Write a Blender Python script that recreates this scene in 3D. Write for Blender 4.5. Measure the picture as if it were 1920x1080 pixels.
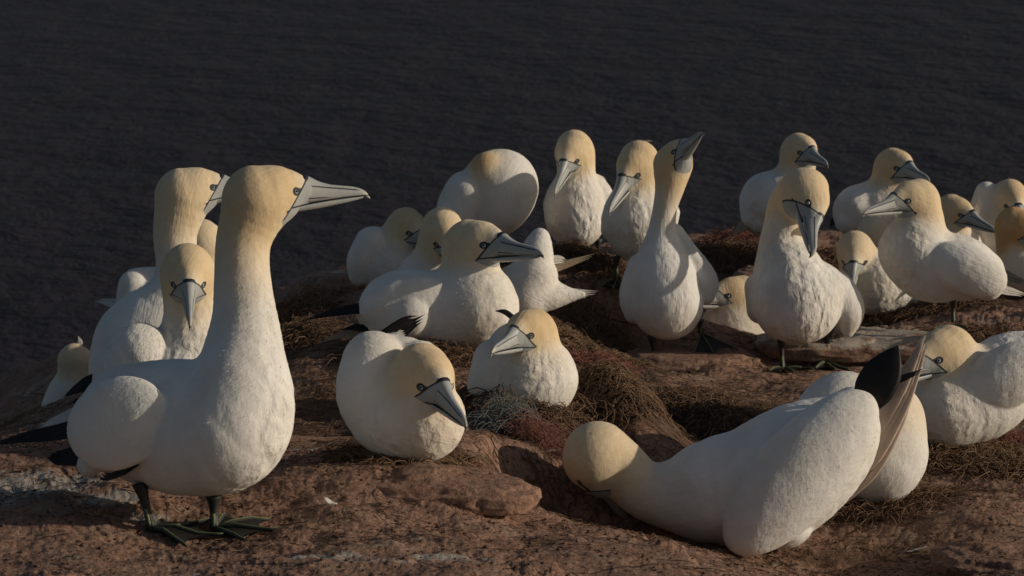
import bpy, math, random
import numpy as np
from mathutils import Vector, Matrix

# ------------------------------------------------------------------ camera, sky, sun, exposure
for o in list(bpy.data.objects): bpy.data.objects.remove(o)
scn = bpy.context.scene
COL = scn.collection
F_PX = 5640.0                       # focal length in pixels of a 1920 wide picture
PITCH = math.radians(11.43)
CAM = np.array([0.0, 0.0, 1.7])
FW = np.array([0.0, math.cos(PITCH), -math.sin(PITCH)])
UP = np.array([0.0, math.sin(PITCH), math.cos(PITCH)])
RT = np.array([1.0, 0.0, 0.0])
cd = bpy.data.cameras.new('camera'); cam = bpy.data.objects.new('camera', cd); COL.objects.link(cam)
cam.location = CAM; cam.rotation_euler = (math.pi/2 - PITCH, 0, 0)
cd.sensor_width = 36; cd.lens = F_PX/1920*36; cd.clip_start = 0.1; cd.clip_end = 20000
cd.dof.use_dof = True; cd.dof.focus_distance = 6.6; cd.dof.aperture_fstop = 16
scn.camera = cam
SUN_EL, SUN_AZ = math.radians(17), math.radians(96)      # azimuth clockwise from +Y (view direction)
w = bpy.data.worlds.new('World'); scn.world = w; w.use_nodes = True
nt = w.node_tree; bg = nt.nodes['Background']
sky = nt.nodes.new('ShaderNodeTexSky'); sky.sky_type = 'NISHITA'; sky.sun_disc = False
sky.sun_elevation = SUN_EL; sky.sun_rotation = SUN_AZ; sky.air_density = 1.0; sky.dust_density = 1.6
nt.links.new(sky.outputs[0], bg.inputs[0]); bg.inputs[1].default_value = 0.05
sd = bpy.data.lights.new('sun', 'SUN'); so = bpy.data.objects.new('sun', sd); COL.objects.link(so)
sd.energy = 2.9; sd.angle = math.radians(0.6); sd.color = (1.0, 0.87, 0.70)
sdir = Vector((math.sin(SUN_AZ)*math.cos(SUN_EL), math.cos(SUN_AZ)*math.cos(SUN_EL), math.sin(SUN_EL)))
so.rotation_euler = sdir.to_track_quat('Z', 'Y').to_euler()
scn.view_settings.view_transform = 'Standard'; scn.view_settings.look = 'None'
scn.view_settings.exposure = -0.1; scn.view_settings.gamma = 1; scn.view_settings.use_curve_mapping = False
scn.render.engine = 'CYCLES'

# ------------------------------------------------------------------ helpers
def lnk(o, parent=None):
    COL.objects.link(o)
    if parent: o.parent = parent
    return o
def tag(o, label=None, cat=None, group=None, kind=None):
    if label: o['label'] = label
    if cat: o['category'] = cat
    if group: o['group'] = group
    if kind: o['kind'] = kind
    return o
def mesh(name, V, faces, mat, smooth=True, attrs=None, loops=4):
    """V (n,3), faces either an int array (m,3|4) or a list of lists"""
    me = bpy.data.meshes.new(name)
    V = np.asarray(V, dtype=np.float32)
    if isinstance(faces, np.ndarray):
        m, k = faces.shape
        me.vertices.add(len(V)); me.vertices.foreach_set('co', V.ravel())
        me.loops.add(m*k); me.loops.foreach_set('vertex_index', faces.astype(np.int32).ravel())
        me.polygons.add(m); me.polygons.foreach_set('loop_start', np.arange(0, m*k, k, dtype=np.int32))
        me.update(calc_edges=True)
    else:
        me.from_pydata(V.tolist(), [], faces)
    if smooth: me.polygons.foreach_set('use_smooth', np.ones(len(me.polygons), dtype=bool))
    for nm, (ty, a) in (attrs or {}).items():
        at_ = me.attributes.new(nm, ty, 'POINT')
        at_.data.foreach_set('vector' if ty == 'FLOAT_VECTOR' else 'value', np.asarray(a, dtype=np.float32).ravel())
    me.materials.append(mat)
    return me
def w2(p):                               # camera-space (right, up, away) metres -> world
    p = np.atleast_2d(p)
    return CAM + p[:, :1]*RT + p[:, 1:2]*UP + p[:, 2:3]*FW
def cs(px, py, s, dz=0.0):               # photo position at scale s (px per metre), pushed dz px away -> camera space
    d = F_PX/s + dz/s
    return np.array([(px-960)*d/F_PX, (540-py)*d/F_PX, d])
def at(px, py, s, dz=0.0): return w2(cs(px, py, s, dz))[0]

# noise ------------------------------------------------------------
_rng = np.random.RandomState(7)
_perm = np.concatenate([_rng.permutation(256)]*3)
_g3 = _rng.normal(size=(256, 3)); _g3 /= np.linalg.norm(_g3, axis=1)[:, None]
def pnoise(x, y, z=0.0):
    x, y, z = np.broadcast_arrays(np.asarray(x, float), np.asarray(y, float), np.asarray(z, float))
    xi, yi, zi = np.floor(x).astype(int), np.floor(y).astype(int), np.floor(z).astype(int)
    xf, yf, zf = x-xi, y-yi, z-zi
    u, v, t = [a*a*a*(a*(a*6-15)+10) for a in (xf, yf, zf)]
    r = 0
    for dx in (0, 1):
        for dy in (0, 1):
            for dz in (0, 1):
                h = _perm[_perm[_perm[(xi+dx) & 255] + ((yi+dy) & 255)] + ((zi+dz) & 255)]
                g = _g3[h]
                wgt = (u if dx else 1-u)*(v if dy else 1-v)*(t if dz else 1-t)
                r = r + wgt*(g[..., 0]*(xf-dx)+g[..., 1]*(yf-dy)+g[..., 2]*(zf-dz))
    return r*1.5
def fbm(x, y, z=0.0, o=4, gain=.5):
    r = 0; a = 1; f = 1
    for i in range(o):
        r = r + a*pnoise(x*f+13.1*i, y*f+7.7*i, z*f); a *= gain; f *= 2.03
    return r
def sstep(a, b, x):
    t = np.clip((x-a)/(b-a), 0, 1); return t*t*(3-2*t)

# ------------------------------------------------------------------ shader helpers
class NT:
    def __init__(s, name):
        s.m = bpy.data.materials.new(name); s.m.use_nodes = True
        s.t = s.m.node_tree; s.b = s.t.nodes['Principled BSDF']
    def n(s, ty, **k):
        nd = s.t.nodes.new(ty)
        for a, v in k.items(): setattr(nd, a, v)
        return nd
    def put(s, sock, v):
        if isinstance(v, bpy.types.NodeSocket): s.t.links.new(v, sock)
        elif isinstance(v, (tuple, list)) and len(v) == 3 and sock.type == 'RGBA': sock.default_value = (*v, 1)
        else: sock.default_value = v
    def M(s, op, a, b=0.0, c=0.0, clamp=False):
        nd = s.n('ShaderNodeMath', operation=op, use_clamp=clamp)
        s.put(nd.inputs[0], a); s.put(nd.inputs[1], b); s.put(nd.inputs[2], c)
        return nd.outputs[0]
    def smooth(s, x, a, b, lo=0.0, hi=1.0):
        nd = s.n('ShaderNodeMapRange', interpolation_type='SMOOTHSTEP')
        s.put(nd.inputs[0], x); nd.inputs[1].default_value = a; nd.inputs[2].default_value = b
        nd.inputs[3].default_value = lo; nd.inputs[4].default_value = hi
        return nd.outputs[0]
    def mix(s, f, a, b, bt='MIX'):
        nd = s.n('ShaderNodeMix', data_type='RGBA', blend_type=bt)
        s.put(nd.inputs[0], f); s.put(nd.inputs[6], a); s.put(nd.inputs[7], b)
        return nd.outputs[2]
    def attr(s, name):
        return s.n('ShaderNodeAttribute', attribute_name=name)
    def noise(s, scale, detail=4, rough=.5, vec=None, dist=0.0):
        nd = s.n('ShaderNodeTexNoise'); nd.inputs['Scale'].default_value = scale
        nd.inputs['Detail'].default_value = detail; nd.inputs['Roughness'].default_value = rough
        nd.inputs['Distortion'].default_value = dist
        if vec is not None: s.put(nd.inputs['Vector'], vec)
        return nd.outputs['Fac']
    def geo(s): return s.n('ShaderNodeNewGeometry').outputs['Position']
    def scaled(s, vec, sc, rot=(0, 0, 0)):
        nd = s.n('ShaderNodeMapping'); s.put(nd.inputs[0], vec)
        nd.inputs['Scale'].default_value = sc; nd.inputs['Rotation'].default_value = rot
        return nd.outputs[0]
    def bump(s, h, strength, dist, prev=None):
        nd = s.n('ShaderNodeBump'); nd.inputs['Strength'].default_value = strength
        nd.inputs['Distance'].default_value = dist; s.put(nd.inputs['Height'], h)
        if prev is not None: s.put(nd.inputs['Normal'], prev)
        return nd.outputs[0]
    def fin(s, col, rough=.8, nrm=None, spec=.3):
        s.put(s.b.inputs['Base Color'], col); s.put(s.b.inputs['Roughness'], rough)
        s.b.inputs['Specular IOR Level'].default_value = spec
        if nrm is not None: s.put(s.b.inputs['Normal'], nrm)
        return s.m

def mat_plumage():
    t = NT('white_plumage'); P = t.geo()
    gold = t.attr('gold').outputs['Fac']; hw = t.attr('hw').outputs['Fac']; dirt = t.attr('dirt').outputs['Fac']
    hc = t.attr('hc').outputs['Vector']
    sp = t.n('ShaderNodeSeparateXYZ'); t.put(sp.inputs[0], hc); u, v, ww = sp.outputs
    n1 = t.noise(9, 4, .6, P); n2 = t.noise(60, 3, .6, P)
    white = t.mix(t.smooth(n1, .3, .75), (.78, .765, .725), (.66, .635, .59))
    goldc = t.mix(t.smooth(n2, .3, .7), (.70, .56, .36), (.66, .505, .305))
    g2 = t.M('ADD', gold, t.M('MULTIPLY', t.M('SUBTRACT', n1, .5), .25), clamp=True)
    goldc = t.mix(t.M('MULTIPLY', t.M('SUBTRACT', gold, .98), 2.6, clamp=True), goldc, (.56, .34, .15))
    goldc = t.mix(t.M('MULTIPLY', t.smooth(t.noise(23, 3, .6, P), .5, .7), .35), goldc, (.60, .46, .28))
    c = t.mix(g2, white, goldc)
    # stains low on the breast and belly
    dm = t.M('MULTIPLY', dirt, t.smooth(n1, .35, .7), clamp=True)
    c = t.mix(dm, c, (.52, .40, .26))
    # black skin: round the bill, the lores, the eye and the gape and throat lines
    ub = t.M('ADD', t.M('MULTIPLY', t.M('SUBTRACT', v, .15), .62), 1.17)
    back = t.smooth(t.M('SUBTRACT', u, ub), -.055, -.032)
    du = t.M('SUBTRACT', u, 1.04); dv = t.M('SUBTRACT', v, .20)
    de = t.M('SQRT', t.M('ADD', t.M('MULTIPLY', du, du), t.M('MULTIPLY', dv, dv)))
    ring = t.smooth(de, .145, .115)
    lore = t.M('MULTIPLY', t.smooth(t.M('ABSOLUTE', t.M('SUBTRACT', v, .22)), .11, .06), t.smooth(u, 1.0, 1.05))
    gu = t.M('SUBTRACT', v, t.M('ADD', t.M('MULTIPLY', u, .45), -.75))
    gape = t.M('MULTIPLY', t.smooth(t.M('ABSOLUTE', gu), .045, .02), t.M('MULTIPLY', t.smooth(u, .68, .76), t.smooth(v, .1, 0.0)))
    gul = t.M('MULTIPLY', t.smooth(t.M('ABSOLUTE', ww), .09, .05), t.M('MULTIPLY', t.smooth(v, -.3, -.4), t.smooth(u, -.1, .0)))
    m = t.M('MAXIMUM', t.M('MAXIMUM', back, ring), t.M('MAXIMUM', lore, t.M('MAXIMUM', gape, gul)))
    m = t.M('MULTIPLY', m, t.smooth(hw, .45, .6))
    c = t.mix(m, c, (.035, .04, .045))
    bare = t.M('MULTIPLY', t.smooth(t.M('SUBTRACT', u, ub), .0, .03), t.smooth(hw, .45, .6))
    u1 = t.M('SUBTRACT', u, 1.0)
    vm = t.M('ADD', t.M('MULTIPLY', u1, t.M('SUBTRACT', .24, t.M('MULTIPLY', u1, .032))), -.27)
    ml = t.smooth(t.M('ABSOLUTE', t.M('SUBTRACT', v, vm)), .035, .015)
    c = t.mix(bare, c, t.mix(ml, (.36, .38, .38), (.03, .035, .04)))
    # feather relief: soft clumps, finer on the head
    vd = t.scaled(P, (1, 1, .62))
    a = t.n('ShaderNodeTexVoronoi', feature='SMOOTH_F1'); t.put(a.inputs['Vector'], t.mix(.06, vd, t.n('ShaderNodeTexNoise').outputs['Color']))
    a.inputs['Scale'].default_value = 42
    lump = t.noise(38, 3, .55, vd, .4)
    k = t.M('SUBTRACT', 1.0, t.M('MULTIPLY', gold, .85), clamp=True)
    k = t.M('MULTIPLY', k, t.attr('lump').outputs['Fac'])
    h = t.M('MULTIPLY', t.M('ADD', t.M('MULTIPLY', a.outputs['Distance'], -1.0), t.M('MULTIPLY', lump, .8)), k)
    b1 = t.bump(h, 1.0, .0085)
    fv = t.n('ShaderNodeTexVoronoi', feature='F1'); t.put(fv.inputs['Vector'], vd); fv.inputs['Scale'].default_value = 75
    b1 = t.bump(fv.outputs['Distance'], .35, .0016, b1)
    sf = t.n('ShaderNodeSeparateXYZ'); t.put(sf.inputs[0], t.attr('fc').outputs['Vector']); fa, fb, fwg = sf.outputs
    wob = t.M('MULTIPLY', t.M('SUBTRACT', t.noise(14, 2, .5, P), .5), 2.2)
    fa = t.M('ADD', fa, wob); fb = t.M('ADD', fb, wob)
    row = t.M('FLOOR', fa)
    xx = t.M('SUBTRACT', t.M('MULTIPLY', t.M('FRACT', t.M('ADD', fb, t.M('MULTIPLY', row, .5))), 2.0), 1.0)
    fr = t.M('FRACT', t.M('ADD', fa, t.M('MULTIPLY', t.M('MULTIPLY', xx, xx), .42)))
    hf = t.M('MULTIPLY', t.smooth(fr, 1.0, .72), t.M('ADD', .4, t.M('MULTIPLY', fr, .6)))
    hf = t.M('MULTIPLY', hf, t.M('ADD', t.M('MULTIPLY', fwg, .75), .18))
    hf = t.M('MULTIPLY', hf, t.M('SUBTRACT', 1.0, gold, clamp=True))
    b1 = t.bump(hf, .22, .0010, b1)
    b1 = t.bump(t.noise(1.0, 3, .6, t.scaled(t.attr('fc').outputs['Vector'], (.9, 3.2, 0)), .5), .5, .0035, b1)
    b2 = t.bump(t.noise(230, 3, .65, t.scaled(P, (1, 1, .4))), .5, .0014, b1)
    t.b.inputs['Sheen Weight'].default_value = .12; t.b.inputs['Sheen Roughness'].default_value = .6
    t.b.inputs['Sheen Tint'].default_value = (1, .95, .85, 1)
    return t.fin(c, .85, b2, .15)
def mat_bill():
    t = NT('blue_grey_bill')
    sp = t.n('ShaderNodeSeparateXYZ'); t.put(sp.inputs[0], t.attr('hc').outputs['Vector']); u, v, ww = sp.outputs
    u1 = t.M('SUBTRACT', u, 1.0)
    vm = t.M('ADD', t.M('MULTIPLY', u1, t.M('SUBTRACT', .24, t.M('MULTIPLY', u1, .032))), -.27)
    d1 = t.M('SUBTRACT', v, vm)
    l1 = t.smooth(t.M('ABSOLUTE', d1), .035, .015)
    gv = t.M('SUBTRACT', v, t.M('SUBTRACT', .47, t.M('MULTIPLY', u, .062)))
    l2 = t.M('MULTIPLY', t.smooth(t.M('ABSOLUTE', gv), .03, .012), t.smooth(u, 3.15, 2.95))
    l3 = t.M('MULTIPLY', t.smooth(t.M('ABSOLUTE', t.M('SUBTRACT', d1, t.M('SUBTRACT', .22, t.M('MULTIPLY', u1, .12)))), .022, .01), t.smooth(u, 2.3, 1.9))
    m = t.M('MAXIMUM', l1, t.M('MAXIMUM', l2, l3))
    ub = t.M('ADD', t.M('MULTIPLY', t.M('SUBTRACT', v, .15), .62), 1.17)
    m = t.M('MAXIMUM', m, t.smooth(t.M('SUBTRACT', u, ub), .05, .015))
    n = t.noise(60, 4, .6, t.geo())
    c = t.mix(n, (.30, .325, .33), (.43, .44, .42))
    c = t.mix(t.smooth(u, 3.0, 3.5), c, (.42, .36, .30))
    return t.fin(t.mix(m, c, (.03, .035, .04)), .42, t.bump(n, .3, .001), .35)
def mat_plain(name, c, rough=.7, var=.25, scale=60, bump=.002, spec=.3, sc=(1, 1, 1)):
    t = NT(name); n = t.noise(scale, 4, .6, t.scaled(t.geo(), sc))
    c2 = tuple(max(0, x*(1-var*1.6)) for x in c)
    return t.fin(t.mix(n, c, c2), rough, t.bump(n, .5, bump), spec)

MP = mat_plumage(); MB = mat_bill()
M_TAIL = mat_plain('tail_feathers', (.66, .63, .57), .8, .15, 40, .002, .15)
M_BUFF = mat_plain('stained_tail_feathers', (.40, .32, .22), .8, .3, 40, .002, .15)
M_BAND = mat_plain('warm_tinted_tail', (.58, .45, .36), .8, .2, 40, .002, .15)
M_BLACK = mat_plain('black_primaries', (.022, .019, .018), .55, .4, 70, .002, .25)
M_LEG = mat_plain('dark_leg_skin', (.040, .040, .034), .55, .4, 120, .001, .35)
M_TOE = mat_plain('green_toe_line', (.17, .21, .10), .5, .3, 90, .0005, .35)
M_WEB = mat_plain('dark_web', (.035, .033, .030), .5, .4, 80, .0015, .35)
M_IRIS = mat_plain('pale_iris', (.34, .42, .46), .2, .1, 90, .0002, .6)
M_PUPIL = mat_plain('black_pupil', (.006, .006, .007), .1, .1, 90, .0, .7)

# ------------------------------------------------------------------ signed distance bodies
def rcone(P, a, b, ra, rb):
    ab = b-a; L2 = float(ab@ab)+1e-12
    t = np.clip(((P-a)@ab)/L2, 0, 1)
    q = P - a - t[:, None]*ab
    return np.sqrt(np.einsum('ij,ij->i', q, q)) - (ra+(rb-ra)*t), t
def ellip(P, c, ax, r):                 # ax rows are unit axes
    q = (P-c)@ax.T
    k0 = np.sqrt(((q/r)**2).sum(1)); k1 = np.sqrt(((q/(r*r))**2).sum(1))+1e-9
    return k0*(k0-1)/k1
def smin(a, b, k):
    h = np.clip(.5+.5*(b-a)/k, 0, 1)
    return b*(1-h)+a*h-k*h*(1-h)
def surface_nets(F, org, vx):
    s = F < 0
    nx, ny, nz = F.shape
    c = [(i, j, k) for i in (0, 1) for j in (0, 1) for k in (0, 1)]
    cnt = sum(s[i:nx-1+i, j:ny-1+j, k:nz-1+k].astype(np.int8) for i, j, k in c)
    act = (cnt > 0) & (cnt < 8)
    I = np.argwhere(act); idx = -np.ones(act.shape, dtype=np.int64); idx[act] = np.arange(len(I))
    acc = np.zeros((len(I), 3)); num = np.zeros(len(I))
    val = {q: F[I[:, 0]+q[0], I[:, 1]+q[1], I[:, 2]+q[2]] for q in c}
    for a in c:
        for ax in range(3):
            if a[ax]: continue
            b = list(a); b[ax] = 1; b = tuple(b)
            va, vb = val[a], val[b]; m = (va < 0) != (vb < 0)
            t = np.where(m, va/np.where(m, va-vb, 1), 0)
            for d in range(3): acc[:, d] += np.where(m, a[d]+(t if d == ax else 0), 0)
            num += m
    V = org + (I + acc/num[:, None])*vx
    Q = []
    for ax in range(3):
        sl0 = [slice(1, n-1) for n in F.shape]; sl0[ax] = slice(0, F.shape[ax]-1)
        sl1 = list(sl0); sl1[ax] = slice(1, F.shape[ax])
        A = s[tuple(sl0)]; B = s[tuple(sl1)]
        E = np.argwhere(A != B); fl = A[A != B]
        off = [1, 1, 1]; off[ax] = 0; E = E + off
        b, c2 = [d for d in range(3) if d != ax]
        if ax == 1: b, c2 = c2, b
        def g(x, y):
            e = E.copy(); e[:, b] -= x; e[:, c2] -= y
            return idx[e[:, 0], e[:, 1], e[:, 2]]
        q = np.stack([g(1, 1), g(0, 1), g(0, 0), g(1, 0)], 1)
        q = np.where(fl[:, None], q, q[:, ::-1])
        Q.append(q)
    return V, np.concatenate(Q)

HEADP = [((-.05, 0., 0), 1.0), ((.48, .11, 0), .88), ((.98, .23, 0), .585), ((1.36, .22, 0), .40)]
WSQ = .92
def head_sdf(q):                        # q in head units (u, v, w)
    q = q*np.stack([np.ones(len(q)), np.ones(len(q)), 1/(WSQ-.17*sstep(.35, 1.25, q[:, 0]))], 1)
    d = None
    for (a, ra), (b, rb) in zip(HEADP[:-1], HEADP[1:]):
        e, _ = rcone(q, np.array(a), np.array(b), ra, rb)
        d = e if d is None else smin(d, e, .12)
    return d
def vmouth(u): return -.27+(u-1)*(.24-.032*(u-1))

def tube(path, rad, nseg=8, flat=None, nrm=None, caps=True, twist=0):
    """loft along path; rad list; flat = (list of) thickness ratio across 'nrm'"""
    path = np.asarray(path, float); n = len(path)
    V = []; Fc = []
    T = np.gradient(path, axis=0); T /= np.linalg.norm(T, axis=1)[:, None]
    ref = np.array(nrm if nrm is not None else (0.13, .21, .97), float)
    for i in range(n):
        a = ref-T[i]*(ref@T[i]); a /= np.linalg.norm(a)+1e-9
        b = np.cross(T[i], a)
        fl = 1.0 if flat is None else flat
        for k in range(nseg):
            th = 2*math.pi*k/nseg
            V.append(path[i]+rad[i]*(math.cos(th)*b+math.sin(th)*fl*a))
    for i in range(n-1):
        for k in range(nseg):
            k2 = (k+1) % nseg
            Fc.append([i*nseg+k, i*nseg+k2, (i+1)*nseg+k2, (i+1)*nseg+k])
    if caps:
        Fc.append(list(range(nseg))[::-1]); Fc.append([(n-1)*nseg+k for k in range(nseg)])
    return V, Fc
def join(parts):
    V = []; Fc = []
    for v, f in parts:
        o = len(V); V += [tuple(x) for x in v]; Fc += [[i+o for i in q] for q in f]
    return V, Fc
def curve_pts(pts, n):                  # Catmull-Rom through 3-D points
    P = [np.asarray(p, float) for p in pts]; P = [2*P[0]-P[1]]+P+[2*P[-1]-P[-2]]
    out = []
    segs = len(P)-3
    for j in range(n):
        t = j/(n-1)*segs; i = min(int(t), segs-1); t -= i
        a, b, c, d = P[i:i+4]
        out.append(.5*((2*b)+(-a+c)*t+(2*a-5*b+4*c-d)*t*t+(-a+3*b-3*c+d)*t**3))
    return out

def child(root, name, V, Fc, mat, label=None, smooth=True, attrs=None, parent=None):
    V = np.asarray(V, float) - np.array(root.location)
    o = bpy.data.objects.new(name, mesh(name, V, Fc, mat, smooth, attrs))
    lnk(o, parent or root)
    if label: o['label'] = label
    return o

# ------------------------------------------------------------------ ground height
GP = [  # photo x, y and scale of points the ground passes through
 (340,1006,1000),(60,960,990),(0,1080,1080),(500,1080,1080),(960,1080,1070),(1400,1080,960),(1920,1080,930),(120,840,900),
 (300,850,880),(250,830,800),(110,798,540),(40,700,480),(200,640,520),(760,862,940),(560,850,915),(985,780,820),(810,655,740),
 (700,548,620),(920,490,600),(1000,590,660),(1090,482,610),(1165,535,630),(1240,690,650),(1340,665,650),(1470,692,650),(1548,686,645),
 (1375,655,605),(1440,450,530),(1640,452,530),(1790,600,620),(1650,588,590),(1800,838,780),(1420,1042,880),
 (1640,950,840),(600,525,570),(1330,450,525),(1560,442,520),(1920,470,520),(1920,660,640),(1920,880,790),(1050,700,720),(1180,640,640),(950,850,900),(1050,985,950),(1110,992,955),(1180,1003,958),(1290,1035,965)]
GW = np.array([at(*g) for g in GP])
PL = np.linalg.lstsq(np.c_[GW[:, 0], GW[:, 1], np.ones(len(GW))], GW[:, 2], rcond=None)[0]
def tpsk(r2): return .5*r2*np.log(r2+1e-9)
_D = ((GW[:, None, :2]-GW[None, :, :2])**2).sum(-1)
_res = GW[:, 2]-(GW[:, 0]*PL[0]+GW[:, 1]*PL[1]+PL[2])
_A = np.block([[tpsk(_D)+np.eye(len(GW))*.0015, np.ones((len(GW), 1))], [np.ones((1, len(GW))), np.zeros((1, 1))]])
_w = np.linalg.solve(_A, np.r_[_res, 0])
# raised and sunk features: photo x, y, scale, height m, radius across m, radius deep m, turn deg, sharpness
FEAT = [(1030,925,905,-.10,.10,.16,20,3),(1110,985,890,-.13,.17,.13,-10,3),
 (1195,790,800,.075,.10,.17,20,4),(1290,800,790,-.055,.07,.16,15,2),(1480,650,630,.035,.42,.16,0,3),(1640,665,635,.03,.25,.14,-8,3),
 (640,600,680,-.05,.16,.2,0,2),(1400,505,580,.06,.13,.13,10,3),(640,535,585,.03,.12,.10,0,3),(1120,830,840,-.04,.10,.13,0,2),
 (1860,960,850,.035,.18,.16,10,3),(630,760,850,-.05,.10,.22,0,2),(600,900,960,.015,.22,.09,-6,5),(1120,560,655,-.05,.16,.2,0,2),
 (100,760,600,-.10,.3,.5,0,2)]
FW_ = [(*at(f[0], f[1], f[2])[:2], *f[3:]) for f in FEAT]
EDGE = np.array([(-800,11.2),(0,11.6),(90,11.5),(200,10.9),(480,10.2),(600,10.05),(700,9.9),(900,10.0),(1040,10.15),(1330,10.75),(1560,10.95),(1920,11.1),(2800,11.3)])
def gheight(x, y, detail=True):
    x = np.asarray(x, float); y = np.asarray(y, float)
    xc = np.clip(x, -2.6, 2.6); yc = np.clip(y, 4.6, 12.5)
    z = xc*PL[0]+yc*PL[1]+PL[2]+_w[-1]
    for (gx, gy, _), wt in zip(GW, _w[:-1]): z = z+wt*tpsk((xc-gx)**2+(yc-gy)**2)
    z = z + (y-yc)*np.where(y > yc, -.2, .0)
    wx = .05*pnoise(x*4, y*4, 3.3); wy = .05*pnoise(x*4, y*4, 9.1)
    for fx, fy, a, rx, ry, an, sh in FW_:
        c, s_ = math.cos(math.radians(an)), math.sin(math.radians(an))
        dx, dy = x+wx-fx, y+wy-fy
        q = ((dx*c+dy*s_)/rx)**2+((-dx*s_+dy*c)/ry)**2
        z = z+a*np.exp(-np.power(q+1e-9, sh/2.0)*.7)
    if detail:
        z = z+.020*fbm(x*3.1, y*2.6, 0, 3)
        r = fbm(x*5+3, y*9+x*2, 1.7, 4)
        z = z+.012*np.abs(r)+.0032*fbm(x*26, y*26, .5, 3, .6)+.0022*fbm(x*85, y*85, .5, 2, .6)
        # thin broken strata steps
        stp = z*24+.5*pnoise(x*2.2, y*2.2, 5); fr = stp-np.floor(stp)
        z = z+.35*((np.floor(stp)+sstep(.35, .65, fr))-stp)/24*sstep(-.1, .3, pnoise(x*1.3, y*1.3, 8))
    px = 960+x/np.maximum(y, .5)*F_PX
    e = np.interp(px, EDGE[:, 0], EDGE[:, 1])+.14*fbm(x*2.4, 4.0, 0, 4)
    over = np.maximum(0, y-e)
    z = z-np.minimum(over*2.6, over*1.2+3)-over*over*2
    return z

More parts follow.
